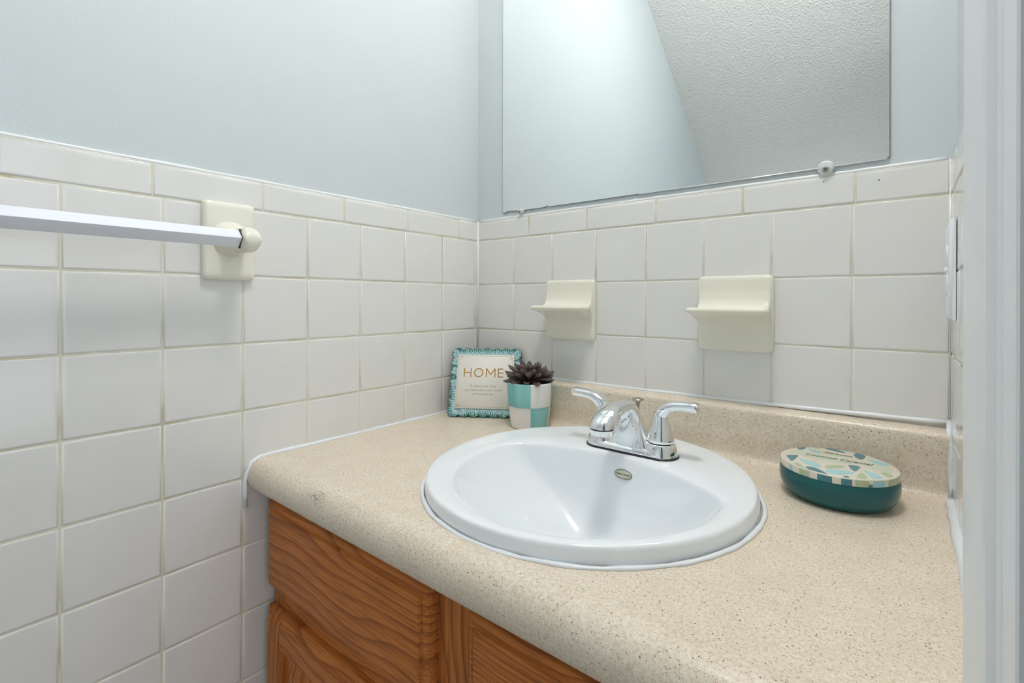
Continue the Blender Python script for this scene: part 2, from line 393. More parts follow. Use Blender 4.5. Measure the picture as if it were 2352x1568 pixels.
dj = struct(multi_box('door_1', [(RX,1.01,DY0-.0205,DY0-.0045,0,DH),(RX,1.01,DY1,DY1+.016,0,DH),(RX,1.01,DY1,DY0-.0205,DH,DH+.018)], M_casing), 'white door jamb of the open doorway', 'door')
box('door_stop', .935, .97, DY0-.0305, DY0-.0205, 0, DH, M_casing, dj)

# ------------------------------------------------------------------ ceiling lamp
lamp = tag(empty('ceiling_lamp', (LX:=.63, LY:=-.50, H)), 'round frosted ceiling lamp over the vanity, above the picture', 'lamp')
lathe('lamp_base', [(.001,-.001),(.115,-.001),(.118,-.012),(.112,-.022),(.001,-.022)], M_white, lamp)
gp = [(.100,-.0225),(.112,-.035),(.112,-.055),(.100,-.078),(.075,-.095),(.04,-.104),(.001,-.106)]
lathe('lamp_globe', gp, M_glow, lamp)

# ------------------------------------------------------------------ vanity cabinet
ZC = Z0-.410         # counter surface
vc = tag(empty('vanity_cabinet', (XR/2, -.26, 0)), 'oak vanity cabinet with raised edge drawer fronts under the speckled counter', 'cabinet')
vc_off = Vector((-XR/2, .26, 0))
def vbox(name, x0,x1,y0,y1,z0,z1,m,parent=None,bev=0):
    d = vc_off if parent is None else Vector((0,0,0))
    if parent is None: return box(name, x0+d.x,x1+d.x,y0+d.y,y1+d.y,z0,z1,m,vc,bev)
FY = -.5105; CT = ZC-.0455   # face frame front, cabinet top
FB = .10
vbox('side_panel', .010,.026,-.49,-.01,FB,CT,M_oakz); vbox('side_panel', XR-.026,XR-.006,-.49,-.01,FB,CT,M_oakz)
vbox('bottom_panel', .026,XR-.026,-.49,-.01,FB,FB+.016,M_oakx); vbox('back_panel', .026,XR-.026,-.012,-.006,FB,CT,M_oakx)
vbox('toe_kick', .012,XR-.008,-.45,-.435,0,FB,M_oakx)
for a, b in ((.010,.046),(XR/2-.036,XR/2+.036),(XR-.046,XR-.006)): vbox('face_stile', a,b,FY,-.4905,FB,CT,M_oakz)
for a, b in ((.046,XR/2-.036),(XR/2+.036,XR-.046)):
    for z0, z1 in ((CT-.030,CT),(Z0-.662,Z0-.622),(FB,FB+.045)): vbox('face_rail', a,b,FY+.0003,-.4905,z0,z1,M_oakx)
def raised_front(name, x0, x1, z0, z1, m, parent, th=.0185, y=FY, groove=True, base=(0,0,0)):
    """slab with a routed edge: small step, cove and flat raised field"""
    def ring(i, d): return [(x0+i-base[0], y-d-base[1], z0+i-base[2]), (x1-i-base[0], y-d-base[1], z0+i-base[2]), (x1-i-base[0], y-d-base[1], z1-i-base[2]), (x0+i-base[0], y-d-base[1], z1-i-base[2])]
    R = [ring(0,.0002), ring(0,.006), ring(.0012,.0092), ring(.004,.0125), ring(.0075,.0145), ring(.0105,.0150), ring(.0118,.0142), ring(.0128,.0142), ring(.0150,th-.0004), ring(.0165,th)]
    V, F = rings_mesh(R)
    o = obj(name, V, F, m, parent); return autosmooth(o, 28)
off = (XR/2, -.26, 0)
DZ0, DZ1 = Z0-.6215, Z0-.4765
raised_front('drawer_front', .0125, .4145, DZ0, DZ1, M_oakx, vc, base=off)
raised_front('drawer_front', .4705, XR-.010, DZ0, DZ1, M_oakx2, vc, base=off)
def door(x0, x1):
    z0, z1 = FB+.02, Z0-.6535; w = .052; y = FY
    d = raised_front('cabinet_door', x0, x1, z0, z1, M_dark, vc, base=off)      # thin core, hidden by rails and stiles
    bpy.data.objects.remove(d, do_unlink=True)
    d = empty('cabinet_door', (x0-off[0], y-off[1], z0)); d.parent = vc
    Wd, Hd = x1-x0, z1-z0
    def rail(name, pts, m):     # pts: outline in local x,z ; outer edges routed
        pass
    # outer frame as mitre-free pieces with a routed outside edge
    def piece(name, a0, a1, b0, b1, m, outer):
        # outer: set of sides ('l','r','t','b') that carry the outside profile; others carry the inner bead
        def ring(io, ii, dd):
            L = a0+(io if 'l' in outer else (0 if 'L' in outer else ii)); Rr = a1-(io if 'r' in outer else (0 if 'R' in outer else ii))
            B = b0+(io if 'b' in outer else (0 if 'B' in outer else ii)); Tt = b1-(io if 't' in outer else (0 if 'T' in outer else ii))
            return [(L,-dd,B),(Rr,-dd,B),(Rr,-dd,Tt),(L,-dd,Tt)]
        R = [ring(0,0,.0002), ring(0,0,.006), ring(.0012,0,.0092), ring(.004,.0,.0120), ring(.0085,.001,.0150), ring(.0125,.0022,.0170), ring(.0145,.004,.0190)]
        V, F = rings_mesh(R); return autosmooth(obj(name, V, F, m, d), 28)
    piece('door_stile', 0, w, 0, Hd, M_oakz, 'ltb'); piece('door_stile', Wd-w, Wd, 0, Hd, M_oakz2, 'rtb')
    piece('door_rail', w, Wd-w, Hd-w, Hd, M_oakx, 'tLR'); piece('door_rail', w, Wd-w, 0, w, M_oakx, 'bLR')
    def ring(i, dd): return [(w+i,-dd,w+i),(Wd-w-i,-dd,w+i),(Wd-w-i,-dd,Hd-w-i),(w+i,-dd,Hd-w-i)]
    V, F = rings_mesh([ring(0,.0005), ring(0,.008), ring(.004,.0085), ring(.022,.0135), ring(.0235,.0155), ring(.026,.016)])
    autosmooth(obj('door_panel', V, F, M_oakz2, d), 20)
door(.0125, .4145); door(.4705, XR-.010)

# ------------------------------------------------------------------ countertop
ct = tag(empty('countertop', (XR/2, -.27, ZC)), 'beige speckled laminate counter with rolled front edge and coved backsplash', 'countertop')
cb = Vector((XR/2, -.27, ZC))
def prof_arc(cy, cz, r, a0, a1, n): return [(cy+r*math.cos(math.radians(a0+(a1-a0)*i/n)), cz+r*math.sin(math.radians(a0+(a1-a0)*i/n))) for i in range(n+1)]
HX, HY, HR = .4725, -.277, .205
yb, yf = -.0480, -.5000
X0, X1 = .0012, XR-.0012
# a) splash and cove (rear edge of the flat field up to the wall)
pr = [(yb, 0)] + prof_arc(yb+.0005, .0145, .0145, -90, -8, 8)          # cove
pr += [(-.0325, .030), (-.0310, .070)] + prof_arc(-.0225, .0775, .0085, 178, 95, 6) + [(-.012,.0872),(-.0009,.0880)]
under = [(-.0009,-.019),(yb,-.019)]
P = pr + under
V, F = rings_mesh([[(x-cb.x, p[0]-cb.y, p[1]) for p in P] for x in (X0, X1)])
autosmooth(obj('backsplash', V, F, M_lam, ct), 30)
# b) front edge
fe = [(yf, 0), (-.507,.0002), (-.515,.0011), (-.5225,.0018), (-.530,.0014), (-.5375,-.0010), (-.5440,-.0058), (-.5490,-.0128), (-.5515,-.0210), (-.5518,-.0300), (-.5500,-.0385), (-.5462,-.0452), (-.5435,-.0455), (-.520,-.0455), (-.520,-.030), (yf,-.019)]
V, F = rings_mesh([[(x-cb.x, p[0]-cb.y, p[1]) for p in fe] for x in (X0, X1)])
autosmooth(obj('front_edge', V, F, M_lam, ct), 35)
# c) flat field with the basin cut-out
N = 96; inner, outer = [], []
for j in range(N):
    a = 2*PI*j/N; c, s = math.cos(a), math.sin(a); inner.append((HX+HR*c, HY+HR*s))
    t = min(((X1-HX)/c if c > 1e-9 else (X0-HX)/c if c < -1e-9 else 9), ((yb-HY)/s if s > 1e-9 else (yf-HY)/s if s < -1e-9 else 9))
    outer.append((HX+t*c, HY+t*s))
corners = [(X1,yb),(X0,yb),(X0,yf),(X1,yf)]
V = []; F = []
for z in (0, -.019):
    V += [(x-cb.x, y-cb.y, z) for x, y in inner] + [(x-cb.x, y-cb.y, z) for x, y in outer] + [(x-cb.x, y-cb.y, z) for x, y in corners]
st = 2*N+4
def ang(p): return math.atan2(p[1]-HY, p[0]-HX) % (2*PI)
ca = [ang(c) for c in corners]
for lvl in (0, 1):
    o_ = lvl*st
    for j in range(N):
        k = (j+1) % N; a0 = 2*PI*j/N; a1 = 2*PI*(j+1)/N; f = [j, N+j]
        for q, c in enumerate(ca):
            if a0 < c < a1: f.append(2*N+q)
        f += [N+k, k]; F.append(tuple(i+o_ for i in f))
for j in range(N):
    k = (j+1) % N; F.append((j, k, st+k, st+j))
obj('counter_field', V, F, M_lam, ct)
# caulk: splash top, splash foot at the right, both side walls
def caulk(pts, rad, n=8, parent=ct, name='caulk_bead'):
    pts2 = []
    for i in range(len(pts)-1):
        a, b = Vector(pts[i]), Vector(pts[i+1]); k = max(1, int((b-a).length/.02))
        pts2 += [a+(b-a)*t/k for t in range(k)]
    pts2.append(Vector(pts[-1])); R = [rad*random.uniform(.82, 1.18) for _ in pts2]
    V, F = tube([p-cb for p in pts2], R, n); return obj(name, V, F, M_caulk, parent, True)
caulk([(.22,-.0012,ZC+.088),(.45,-.0012,ZC+.0885),(.62,-.0015,ZC+.090),(.76,-.002,ZC+.093),(.881,-.002,ZC+.096)], .0034)
caulk([(.01,-.0012,ZC+.088),(.22,-.0012,ZC+.088)], .0024)
caulk([(.0008,-.045,ZC+.0005),(.0008,-.30,ZC+.0005),(.0008,-.46,ZC+.0008),(.0008,-.515,ZC+.0018),(.0008,-.532,ZC+.0012),(.0008,-.545,ZC-.006),(.0010,-.5525,ZC-.018),(.0012,-.5555,ZC-.034),(.0012,-.5550,ZC-.050),(.0008,-.5535,ZC-.075)], .0038)
caulk([(.0008,-.033,ZC+.088),(.0008,-.033,ZC+.02),(.0008,-.045,ZC+.0005)], .0022)
caulk([(XR-.001,-.040,ZC+.0015),(XR-.002,-.10,ZC+.001),(XR-.003,-.25,ZC+.001),(XR-.004,-.40,ZC+.001),(XR-.004,-.53,ZC+.001)], .0062)
caulk([(XR-.001,-.002,ZC+.0975),(XR-.001,-.026,ZC+.088),(XR-.0008,-.033,ZC+.060),(XR-.001,-.034,ZC+.02),(XR-.001,-.046,ZC+.004)], .0042)
caulk([(.70,-.0365,ZC+.0035),(XR-.004,-.0365,ZC+.0035)], .0011, 6)

# ------------------------------------------------------------------ basin
S0 = Vector((.480, -.299)); Nn = 180
basin = tag(empty('basin', (S0.x, S0.y, ZC)), 'round white porcelain drop-in basin with a faucet deck at its back', 'basin')
def ray_ell(th, cx, cy, a, b):
    c, s = math.cos(th), math.sin(th); ox, oy = S0.x-cx, S0.y-cy
    A = (c/a)**2+(s/b)**2; B = 2*(ox*c/a**2+oy*s/b**2); C_ = (ox/a)**2+(oy/b)**2-1
    return (-B+math.sqrt(B*B-4*A*C_))/(2*A)
def r_circ(th, rc):
    cx, cy = .486, -.304; c, s = math.cos(th), math.sin(th); ox, oy = S0.x-cx, S0.y-cy
    B = ox*c+oy*s; return -B+math.sqrt(B*B-(ox*ox+oy*oy-rc*rc))
def r_deck(th, shift):
    """distance from S0 to the arc that bounds the deck, moved forward by shift"""
    cx, cy, R = .472, -.483-shift, .285; c, s = math.cos(th), math.sin(th); ox, oy = S0.x-cx, S0.y-cy
    B = ox*c+oy*s; C_ = ox*ox+oy*oy-R*R; D = B*B-C_
    if D < 0: return 9
    t = -B+math.sqrt(D)
    return t if t > 0 else 9
def ring_e(a, b, z, cx=.4725, cy=-.277):
    return [(math.cos(2*PI*j/Nn)*ray_ell(2*PI*j/Nn, cx, cy, a, b), math.sin(2*PI*j/Nn)*ray_ell(2*PI*j/Nn, cx, cy, a, b), z) for j in range(Nn)]
def r_in(th, rc, sh, p=44):
    a, b = r_circ(th, rc), r_deck(th, sh); return (a**-p+b**-p)**(-1/p)
def ring_i(rc, sh, z, p=44): return [(math.cos(2*PI*j/Nn)*r_in(2*PI*j/Nn, rc, sh, p), math.sin(2*PI*j/Nn)*r_in(2*PI*j/Nn, rc, sh, p), z) for j in range(Nn)]
ZT = .0200
R = [ring_e(.205,.205,-.010), ring_e(.205,.205,.0015), ring_e(.229,.2335,.0012), ring_e(.2275,.2338,.008), ring_e(.2262,.2334,.0155), ring_e(.2252,.2329,.0178), ring_e(.2234,.2318,.0194), ring_e(.2205,.2298,ZT+.0002), ring_e(.213,.2245,ZT+.0003)]
a = ring_e(.209,.220,ZT+.0002); b_ = ring_i(.1848,-.0042,ZT-.0012)
R.append(a); R.append([tuple(Vector(p).lerp(Vector(q), .5)) for p, q in zip(a, b_)]); R.append(b_)
for rc, sh, z in ((.1822,-.0018,ZT-.0024),(.1800,0,ZT-.0046),(.1778,.0014,ZT-.008),(.1740,.0032,ZT-.014),(.1665,.0056,ZT-.024),(.155,.0085,ZT-.038),(.139,.0125,ZT-.056),(.120,.0175,ZT-.075),(.099,.024,ZT-.093),(.077,.034,ZT-.109),(.055,.050,ZT-.122),(.036,.066,ZT-.131)):
    R.append(ring_i(rc, sh, z, 40 if rc > .14 else 24 if rc > .1 else 8))
R.append([(.022*math.cos(2*PI*j/Nn), .022*math.sin(2*PI*j/Nn)-.004, ZT-.137) for j in range(Nn)])
V, F = rings_mesh(R, cap0=False, cap1=True)
o = obj('bowl', V, F, M_porc, basin, True)
lathe('drain', [(.0215,-.001),(.0225,.002),(.019,.0028),(.016,.001),(.0155,-.002),(.001,-.0025)], M_chrome, basin, (0,-.004,ZT-.1365), 32)
# caulk ring round the foot of the basin
pts = []
for j in range(80):
    th = 2*PI*j/80; k = random.uniform(-.0006,.0006); r = ray_ell(th, .4725, -.277, .2325+k, .2362+k); pts.append((math.cos(th)*r, math.sin(th)*r))
rr = []
for j in range(80):
    x, y = pts[j]; L = math.hypot(x, y); ux, uy = x/L, y/L; w = .0031*random.uniform(.8,1.2)
    rr.append([(x+ux*w*math.cos(t), y+uy*w*math.cos(t), max(-.001, .0008+w*.75*math.sin(t))) for t in [2*PI*i/8 for i in range(8)]])
rr.append(rr[0]); V, F = rings_mesh(rr, False, False); obj('caulk_ring', V, F, M_caulk, basin, True)
# maker's badge on the deck wall
bdg = empty('badge', (.4985-S0.x, -.2062-S0.y, ZT-.0255), (math.radians(68), 0, math.radians(-2))); bdg.parent = basin
def ell_disc(name, a, b, h, m, parent, z=0, n=36, rim=None):
    R = [[(a*math.cos(2*PI*j/n)*k, b*math.sin(2*PI*j/n)*k, zz) for j in range(n)] for k, zz in ((1,z-.004),(1,z+h*.6),(.96,z+h))]
    V, F = rings_mesh(R); return autosmooth(obj(name, V, F, m, parent), 60)
ell_disc('badge_rim', .0150, .0072, .0012, M_badger, bdg); ell_disc('badge_face', .0134, .0057, .0004, M_badge, bdg, .0012)
text_mesh('badge_lettering', 'American Standard', .0031, M_ink, bdg, (0,0,.0017), (0,0,0), .0001, bold=.00005)

# ------------------------------------------------------------------ faucet
FX, FYY, FZ = .4875, -.157, ZC+ZT-.0003
fau = tag(empty('faucet', (FX, FYY, FZ)), 'chrome two-handle faucet with arched spout on the basin deck', 'faucet')
def stadium(hx, hy, z, n=48):
    R = []
    for j in range(n):
        a = 2*PI*j/n; c, s = math.cos(a), math.sin(a)
        R.append(((hx-hy)*(1 if c > 1e-6 else -1 if c < -1e-6 else 0)+hy*c, hy*s, z))
    return R
V, F = rings_mesh([stadium(.0785,.0275,-.0012), stadium(.0785,.0275,.0016), stadium(.0775,.0265,.0026)]); obj('gasket', V, F, M_black, fau)
# base plate and spout body in one casting
V, F = rings_mesh([stadium(.0770,.0262,.0026), stadium(.0766,.0260,.005), stadium(.0745,.0245,.0085), stadium(.070,.021,.0105), stadium(.055,.010,.0110)])
autosmooth(obj('base_plate', V, F, M_chrome, fau), 60)
def sp(cy, cz, hx, hn, t, e=2.2, cc=0):
    R = []; n = 48; t = math.radians(t)
    for j in range(n):
        a = 2*PI*j/n; c, q = math.cos(a), math.sin(a)
        u = hx*math.copysign(abs(c)**(2/e), c); w = hn*math.copysign(abs(q)**(2/e), q)
        if q < 0: w *= 1-cc*(1-(u/hx)**2)**.7*1.55 if cc else 1
        R.append((u, cy+w*math.cos(t), cz+w*math.sin(t)))
    return R
body = [sp(0,.0026,.0455,.0258,0,2.6), sp(0,.008,.0435,.0254,0,2.5,.05), sp(.0008,.016,.0370,.0238,0,2.5,.13), sp(.0012,.026,.0292,.0218,0,2.5,.26), sp(.0022,.037,.0222,.0195,4,2.5,.42), sp(.0022,.048,.0175,.0168,10,2.5,.58),
        sp(-.001,.0580,.0155,.0142,24,2.5,.75), sp(-.009,.0668,.0148,.0122,46,2.5,.65), sp(-.020,.0727,.0144,.0098,68,2.5,.55), sp(-.034,.0757,.0148,.0092,86,2.4,.45), sp(-.050,.0756,.0156,.0098,102,2.3,.35), sp(-.0665,.0728,.0166,.0116,121,2.2,.20),
        sp(-.0815,.0685,.0177,.0140,138,2.1,.08), sp(-.0915,.0625,.0187,.0168,158,2.1), sp(-.0965,.0580,.0188,.0176,171,2.1), sp(-.0975,.0552,.0186,.0178,180,2.1)]
V, F = rings_mesh(body); autosmooth(obj('spout', V, F, M_chrome, fau), 50)
lathe('aerator', [(.0172,.0540),(.0180,.0534),(.0180,.0470),(.0170,.0456),(.014,.0456),(.0138,.050)], M_chrome, fau, (0,-.0975,0), 36)
lathe('aerator_seam', [(.0150,.0555),(.0181,.0553),(.0181,.0538),(.0150,.0536)], M_black, fau, (0,-.0975,0), 36)
for s in (-1, 1):
    hub = lathe('handle_hub', [(.0262,.0026),(.0256,.008),(.0240,.014),(.0220,.0195),(.0208,.0208),(.0195,.0210),(.010,.0212)], M_chrome, fau, (s*.0505,0,0), 40)
    h = empty('handle', (s*.0505, 0, 0)); h.parent = fau
    lathe('handle_body', [(.0200,.0222),(.0205,.0232),(.0198,.0275),(.0180,.035),(.0152,.0445),(.0128,.0535),(.0117,.0605),(.0108,.066),(.0085,.0705),(.004,.0728),(.001,.0732)], M_chrome, h, n=40, cap0=True)
    pth = [(-.001,.056,.0104,.0096,0),(.0005,.0640,.0106,.0100,16),(.0055,.0718,.0110,.0092,42),(.0135,.0776,.0112,.0082,68),(.023,.0806,.0110,.0074,84),(.036,.0818,.0108,.0072,90),(.048,.0822,.0110,.0076,90),(.0545,.0822,.0108,.0076,92),(.0580,.0815,.0092,.0062,96),(.0592,.0808,.0055,.0036,96)]
    Rr = []
    for (px, pz, hw, hn, t) in pth:
        tt = math.radians(t); ring = []
        for j in range(24):
            a = 2*PI*j/24; c, sn = math.cos(a), math.sin(a); e = 2.9
            u = hw*math.copysign(abs(c)**(2/e), c); w_ = hn*math.copysign(abs(sn)**(2/e), sn)
            ring.append((s*(px-w_*math.cos(tt)), u, pz+w_*math.sin(tt)))
        Rr.append(ring)
    V, F = rings_mesh(Rr); autosmooth(obj('lever', V, F, M_chrome, h), 45)
rod = empty('lift_rod', (-.0015, .031, 0)); rod.parent = fau
lathe('rod', [(.0021,-.001),(.0021,.069)], M_dull, rod, n=12)
lathe('knob', [(.0021,.064),(.0036,.070),(.0040,.0725),(.0085,.0750),(.0092,.0765),(.0080,.0780),(.001,.0786)], M_dull, rod, n=28)
# ------------------------------------------------------------------ mirror
mir = tag(empty('wall_mirror', (.4490, .0049, Z0+.062)), 'frameless mirror with chipped lower left corner standing on the tile cap', 'mirror')
mx0, mx1, mz1 = .0775-.449, .8185-.449, .76
outl = [(mx0+.004,.0005),(mx0+.012,.0012),(mx0+.016,.0035),(mx0+.030,.0030),(mx0+.060,.0006),(mx0+.125,.0004),(mx0+.132,.0030),(mx0+.137,.0006),(mx0+.20,.0002),(mx0+.45,.0),(mx1-.004,.0),(mx1-.001,.001),(mx1,.004),(mx1,mz1),(mx0,mz1),(mx0,.024),(mx0+.0018,.019),(mx0+.0016,.015),(mx0,.011),(mx0+.001,.003)]
def poly_prism(name, outline, y0, y1, m, parent):
    V, F = rings_mesh([[(x,y0,z) for x,z in outline],[(x,y1,z) for x,z in outline]]); return obj(name, V, F, m, parent)
poly_prism('edge_band', outl, .0015, -.0016, M_medge, mir)
cxm, czm = (mx0+mx1)/2, mz1/2
inn = [(x+math.copysign(.0007, cxm-x), z+math.copysign(.0007, czm-z)) for x, z in outl]
V = [(x,-.0019,z) for x, z in inn]; obj('silvered_glass', V, [tuple(range(len(V)))], M_mirror, mir, recalc=False)
o = bpy.data.objects['silvered_glass']
if o.data.polygons[0].normal.y > 0: o.data.flip_normals()
# bright polished lower arris on the right half
V, F = tube([(-.02,-.0018,-.0001),(mx1-.003,-.0018,-.0001)], .0008, 6); obj('polished_edge', V, F, M_chrome, mir, True)
def mirror_clip(x, z, big, label):
    t = tag(empty('mirror_clip', (x, .0022, z)), label, 'clip', 'clear plastic clips at the mirror foot')
    n = 28; k = 1.0 if big else .62
    R = [[(r*k*(1+.07*(j % 2))*math.cos(2*PI*j/n), y, r*k*(1+.07*(j % 2))*math.sin(2*PI*j/n)) for j in range(n)] for r, y in ((.0085,.0042),(.0105,-.0010),(.0108,-.004),(.009,-.0062),(.006,-.0070))]
    V, F = rings_mesh(R); autosmooth(obj('clip_body', V, F, M_clip, t), 30)
    R = [[(r*k*math.cos(2*PI*j/16), y, r*k*math.sin(2*PI*j/16)) for j in range(16)] for r, y in ((.0048,-.0064),(.0046,-.0078),(.0032,-.0090),(.0008,-.0094))]
    V, F = rings_mesh(R); sc = autosmooth(obj('screw', V, F, M_dull, t, loc=(0,0,-.003*k)), 30)
    for aa in (.4, .4+PI/2):
        b = box('screw_slot', -.0026*k,.0026*k,-.0097,-.0085,-.0005,.0005, M_black, sc); b.rotation_euler = (0, aa, 0)
mirror_clip(.7397, Z0+.0600, True, 'larger clear plastic mirror clip with a crosshead screw, right of centre')
mirror_clip(.1378, Z0+.0600, False, 'smaller clear plastic mirror clip near the chipped corner of the mirror')

# ------------------------------------------------------------------ soap dishes (thing each, on the back wall)
def soap_dish(x0, x1, zt, zb, label, xl=None, xr=None):
    w = x1-x0; h = zt-zb; d = tag(empty('soap_dish', ((x0+x1)/2, 0, (zt+zb)/2)), label, 'soap dish', 'cream ceramic shelves set in the back wall tile')
    # plate: rounded rectangle, pillowed
    def rr(hw, hh, rad, y, n=6):
        R = []
        for cx, cz, a0 in ((hw-rad,hh-rad,0),(-hw+rad,hh-rad,90),(-hw+rad,-hh+rad,180),(hw-rad,-hh+rad,270)):
            for i in range(n+1):
                a = math.radians(a0+90*i/n); R.append((cx+rad*math.cos(a), y, cz+rad*math.sin(a)))
        return R
    hw, hh = w/2, h/2
    R = [rr(hw,hh,.009,.0012), rr(hw,hh,.009,-.0035), rr(hw-.0012,hh-.0012,.009,-.0065), rr(hw-.0035,hh-.0035,.008,-.0082), rr(hw-.008,hh-.008,.006,-.0088)]
    V, F = rings_mesh(R); autosmooth(obj('plate', V, F, M_cer, d), 60)
    # shelf: profile (depth y, height z from plate centre) swept in x with soft ends
    top = [(-.0075,.052),(-.0088,.040),(-.0105,.026),(-.0140,.0165),(-.0200,.0112),(-.0290,.0092),(-.0420,.0092),(-.0530,.0100),(-.0590,.0102)]
    lip = [(-.0635,.0092),(-.0655,.0062),(-.0650,.0028),(-.0620,.0004)]
    bot = [(-.0540,-.0016),(-.0420,-.0036),(-.0300,-.0072),(-.0200,-.0120),(-.0130,-.0180),(-.0100,-.0250),(-.0080,-.036)]
    prof = top+lip+bot+[(-.003,-.036),(-.003,.052)]
    nl = xl if xl is not None else -hw; nr = xr if xr is not None else hw
    Rr = []
    N2 = 26
    for i in range(N2+1):
        t = -1+2*i/N2; e = min(1, (1-abs(t))*((nr-nl)/2)/.010); k = math.sqrt(max(0, 1-(1-e)**2)) if e < 1 else 1
        x = nl+(nr-nl)*(t+1)/2
        kd = .30+.70*k; ring = []
        for (y, z) in prof:
            yy = -.008+(y+.008)*(.86+.14*k) if y < -.008 else y
            zz = .0045+(z-.0045)*(.45+.55*k) if y < -.02 else z*(.97+.03*k)
            xx = x
            if y > -.03: xx = max(-hw+.004, min(hw-.004, x))      # stem stays on the plate
            ring.append((xx, yy, zz))
        Rr.append(ring)
    V, F = rings_mesh(Rr); o = obj('shelf', V, F, M_cer, d); autosmooth(o, 70)
soap_dish(*DISH[0], Z0-.1035, Z0-.2335, 'cream ceramic soap dish shelf above the potted succulent, nearer the corner', -.066, .0605)
soap_dish(*DISH[1], Z0-.1040, Z0-.2345, 'cream ceramic soap dish shelf above and right of the faucet', -.0665, .0615)

# ------------------------------------------------------------------ towel bar
tb = tag(empty('towel_bar', (0, -.58, Z0-.0560)), 'square white towel bar held in cream ceramic posts on the tiled left wall', 'towel bar')
def post(yc, sgn):
    p = empty('post', (0, yc, 0)); p.parent = tb
    hy, hz = .0378, .0612; zc = .0003
    def rr(a, b, rad, x, n=6):
        R = []
        for cy, cz, a0 in ((a-rad,b-rad,0),(-a+rad,b-rad,90),(-a+rad,-b+rad,180),(a-rad,-b+rad,270)):
            for i in range(n+1):
                t = math.radians(a0+90*i/n); R.append((x, cy+rad*math.cos(t), zc+cz+rad*math.sin(t)))
        return R
    V, F = rings_mesh([rr(hy,hz,.007,-.001), rr(hy,hz,.007,.005), rr(hy-.001,hz-.001,.007,.008), rr(hy-.004,hz-.004,.007,.0103), rr(hy-.010,hz-.010,.006,.0115)])
    autosmooth(obj('post_plate', V, F, M_cer, p), 60)
    S = [(.008,0,.030,.0300,.004),(.0125,0,.0255,.0265,.003),(.018,.001,.0205,.0215,.002),(.026,.003,.0160,.0185,.001),(.036,.005,.0140,.0180,0),(.048,.0065,.0135,.0190,-.001),(.058,.007,.0135,.0190,-.001),(.0635,.007,.0135,.0182,-.001),(.0680,.007,.0134,.0162,-.001),(.0715,.007,.0132,.0135,-.001),(.0742,.007,.0128,.0103,-.001),(.0760,.007,.0122,.0070,-.001),(.0769,.007,.0112,.0036,-.001),(.0771,.007,.010,.0010,-.001)]
    Rr = []
    for x, dy, a, b, dz in S:
        e = 2.4 if x < .03 else 3.2; ring = []
        for j in range(32):
            t = 2*PI*j/32; c, s = math.cos(t), math.sin(t)
            ring.append((x, sgn*dy+a*math.copysign(abs(c)**(2/e), c), dz+b*math.copysign(abs(s)**(2/(2.2)), s)))
        Rr.append(ring)
    V, F = rings_mesh(Rr); autosmooth(obj('bracket', V, F, M_cer, p), 60)
    # dark slot where the bar enters
    y0 = -sgn*.0060
    V = [(.058, y0-sgn*.0012, .0145), (.0725, y0-sgn*.0012, 0), (.058, y0-sgn*.0012, -.0145), (.0435, y0-sgn*.0012, 0)]
    V2 = [(x, y+sgn*.004, z) for x, y, z in V]
    Vv, Ff = rings_mesh([V, V2]); obj('socket', Vv, Ff, M_black, p)
post(-.0012, 1); post(-.6062, -1)
q = .0134
V, F = rings_mesh([[(.058+q*math.cos(a), y, q*math.sin(a)) for a in [math.radians(t) for t in (3,10,80,87,93,100,170,177,183,190,260,267,273,280,350,357)]] for y in (-.003, -.605)])
# square section with slightly softened arrises
sq = []
for (cx, cz) in ((q,0),(0,q),(-q,0),(0,-q)):
    pass
pts4 = [(q,0),(0,q),(-q,0),(0,-q)]; sec = []
for i in range(4):
    p0, p1, p2 = Vector(pts4[i-1]), Vector(pts4[i]), Vector(pts4[(i+1) % 4])
    sec += [p1.lerp(p0,.06), p1.lerp(p0,.02)*.985, p1.lerp(p2,.02)*.985, p1.lerp(p2,.06)]
V, F = rings_mesh([[(.058+p.x, y, p.y) for p in sec] for y in (-.005, -.603)])
autosmooth(obj('bar', V, F, M_white, tb), 20)

# ------------------------------------------------------------------ outlet cover on the right wall
oc = tag(empty('outlet_cover', (XR, -.0535, Z0-.107)), 'white plastic outlet cover seen nearly edge-on beside the door casing', 'outlet')
def pl(i, d): return [(-d,-.0385+i,-.064+i),(-d,.0385-i,-.064+i),(-d,.0385-i,.064-i),(-d,-.0385+i,.064-i)]
V, F = rings_mesh([pl(0,.0003), pl(0,.0020), pl(.0025,.0048), pl(.0065,.0066), pl(.009,.0068)]); autosmooth(obj('cover_plate', V, F, M_plate, oc), 40)
for s in (-1, 1):
    V, F = rings_mesh([[(-d, k*.0165*math.cos(t), s*.0195+k*.0140*math.sin(t)) for t in [2*PI*j/24 for j in range(24)]] for d, k in ((.0064,1),(.0074,1),(.0078,.94))])
    autosmooth(obj('receptacle', V, F, M_plate, oc), 40)
V, F = rings_mesh([[(-d, k*.0032*math.cos(t), k*.0032*math.sin(t)) for t in [2*PI*j/16 for j in range(16)]] for d, k in ((.0064,1),(.0085,1),(.0094,.6))])
autosmooth(obj('screw', V, F, M_plate, oc), 40)

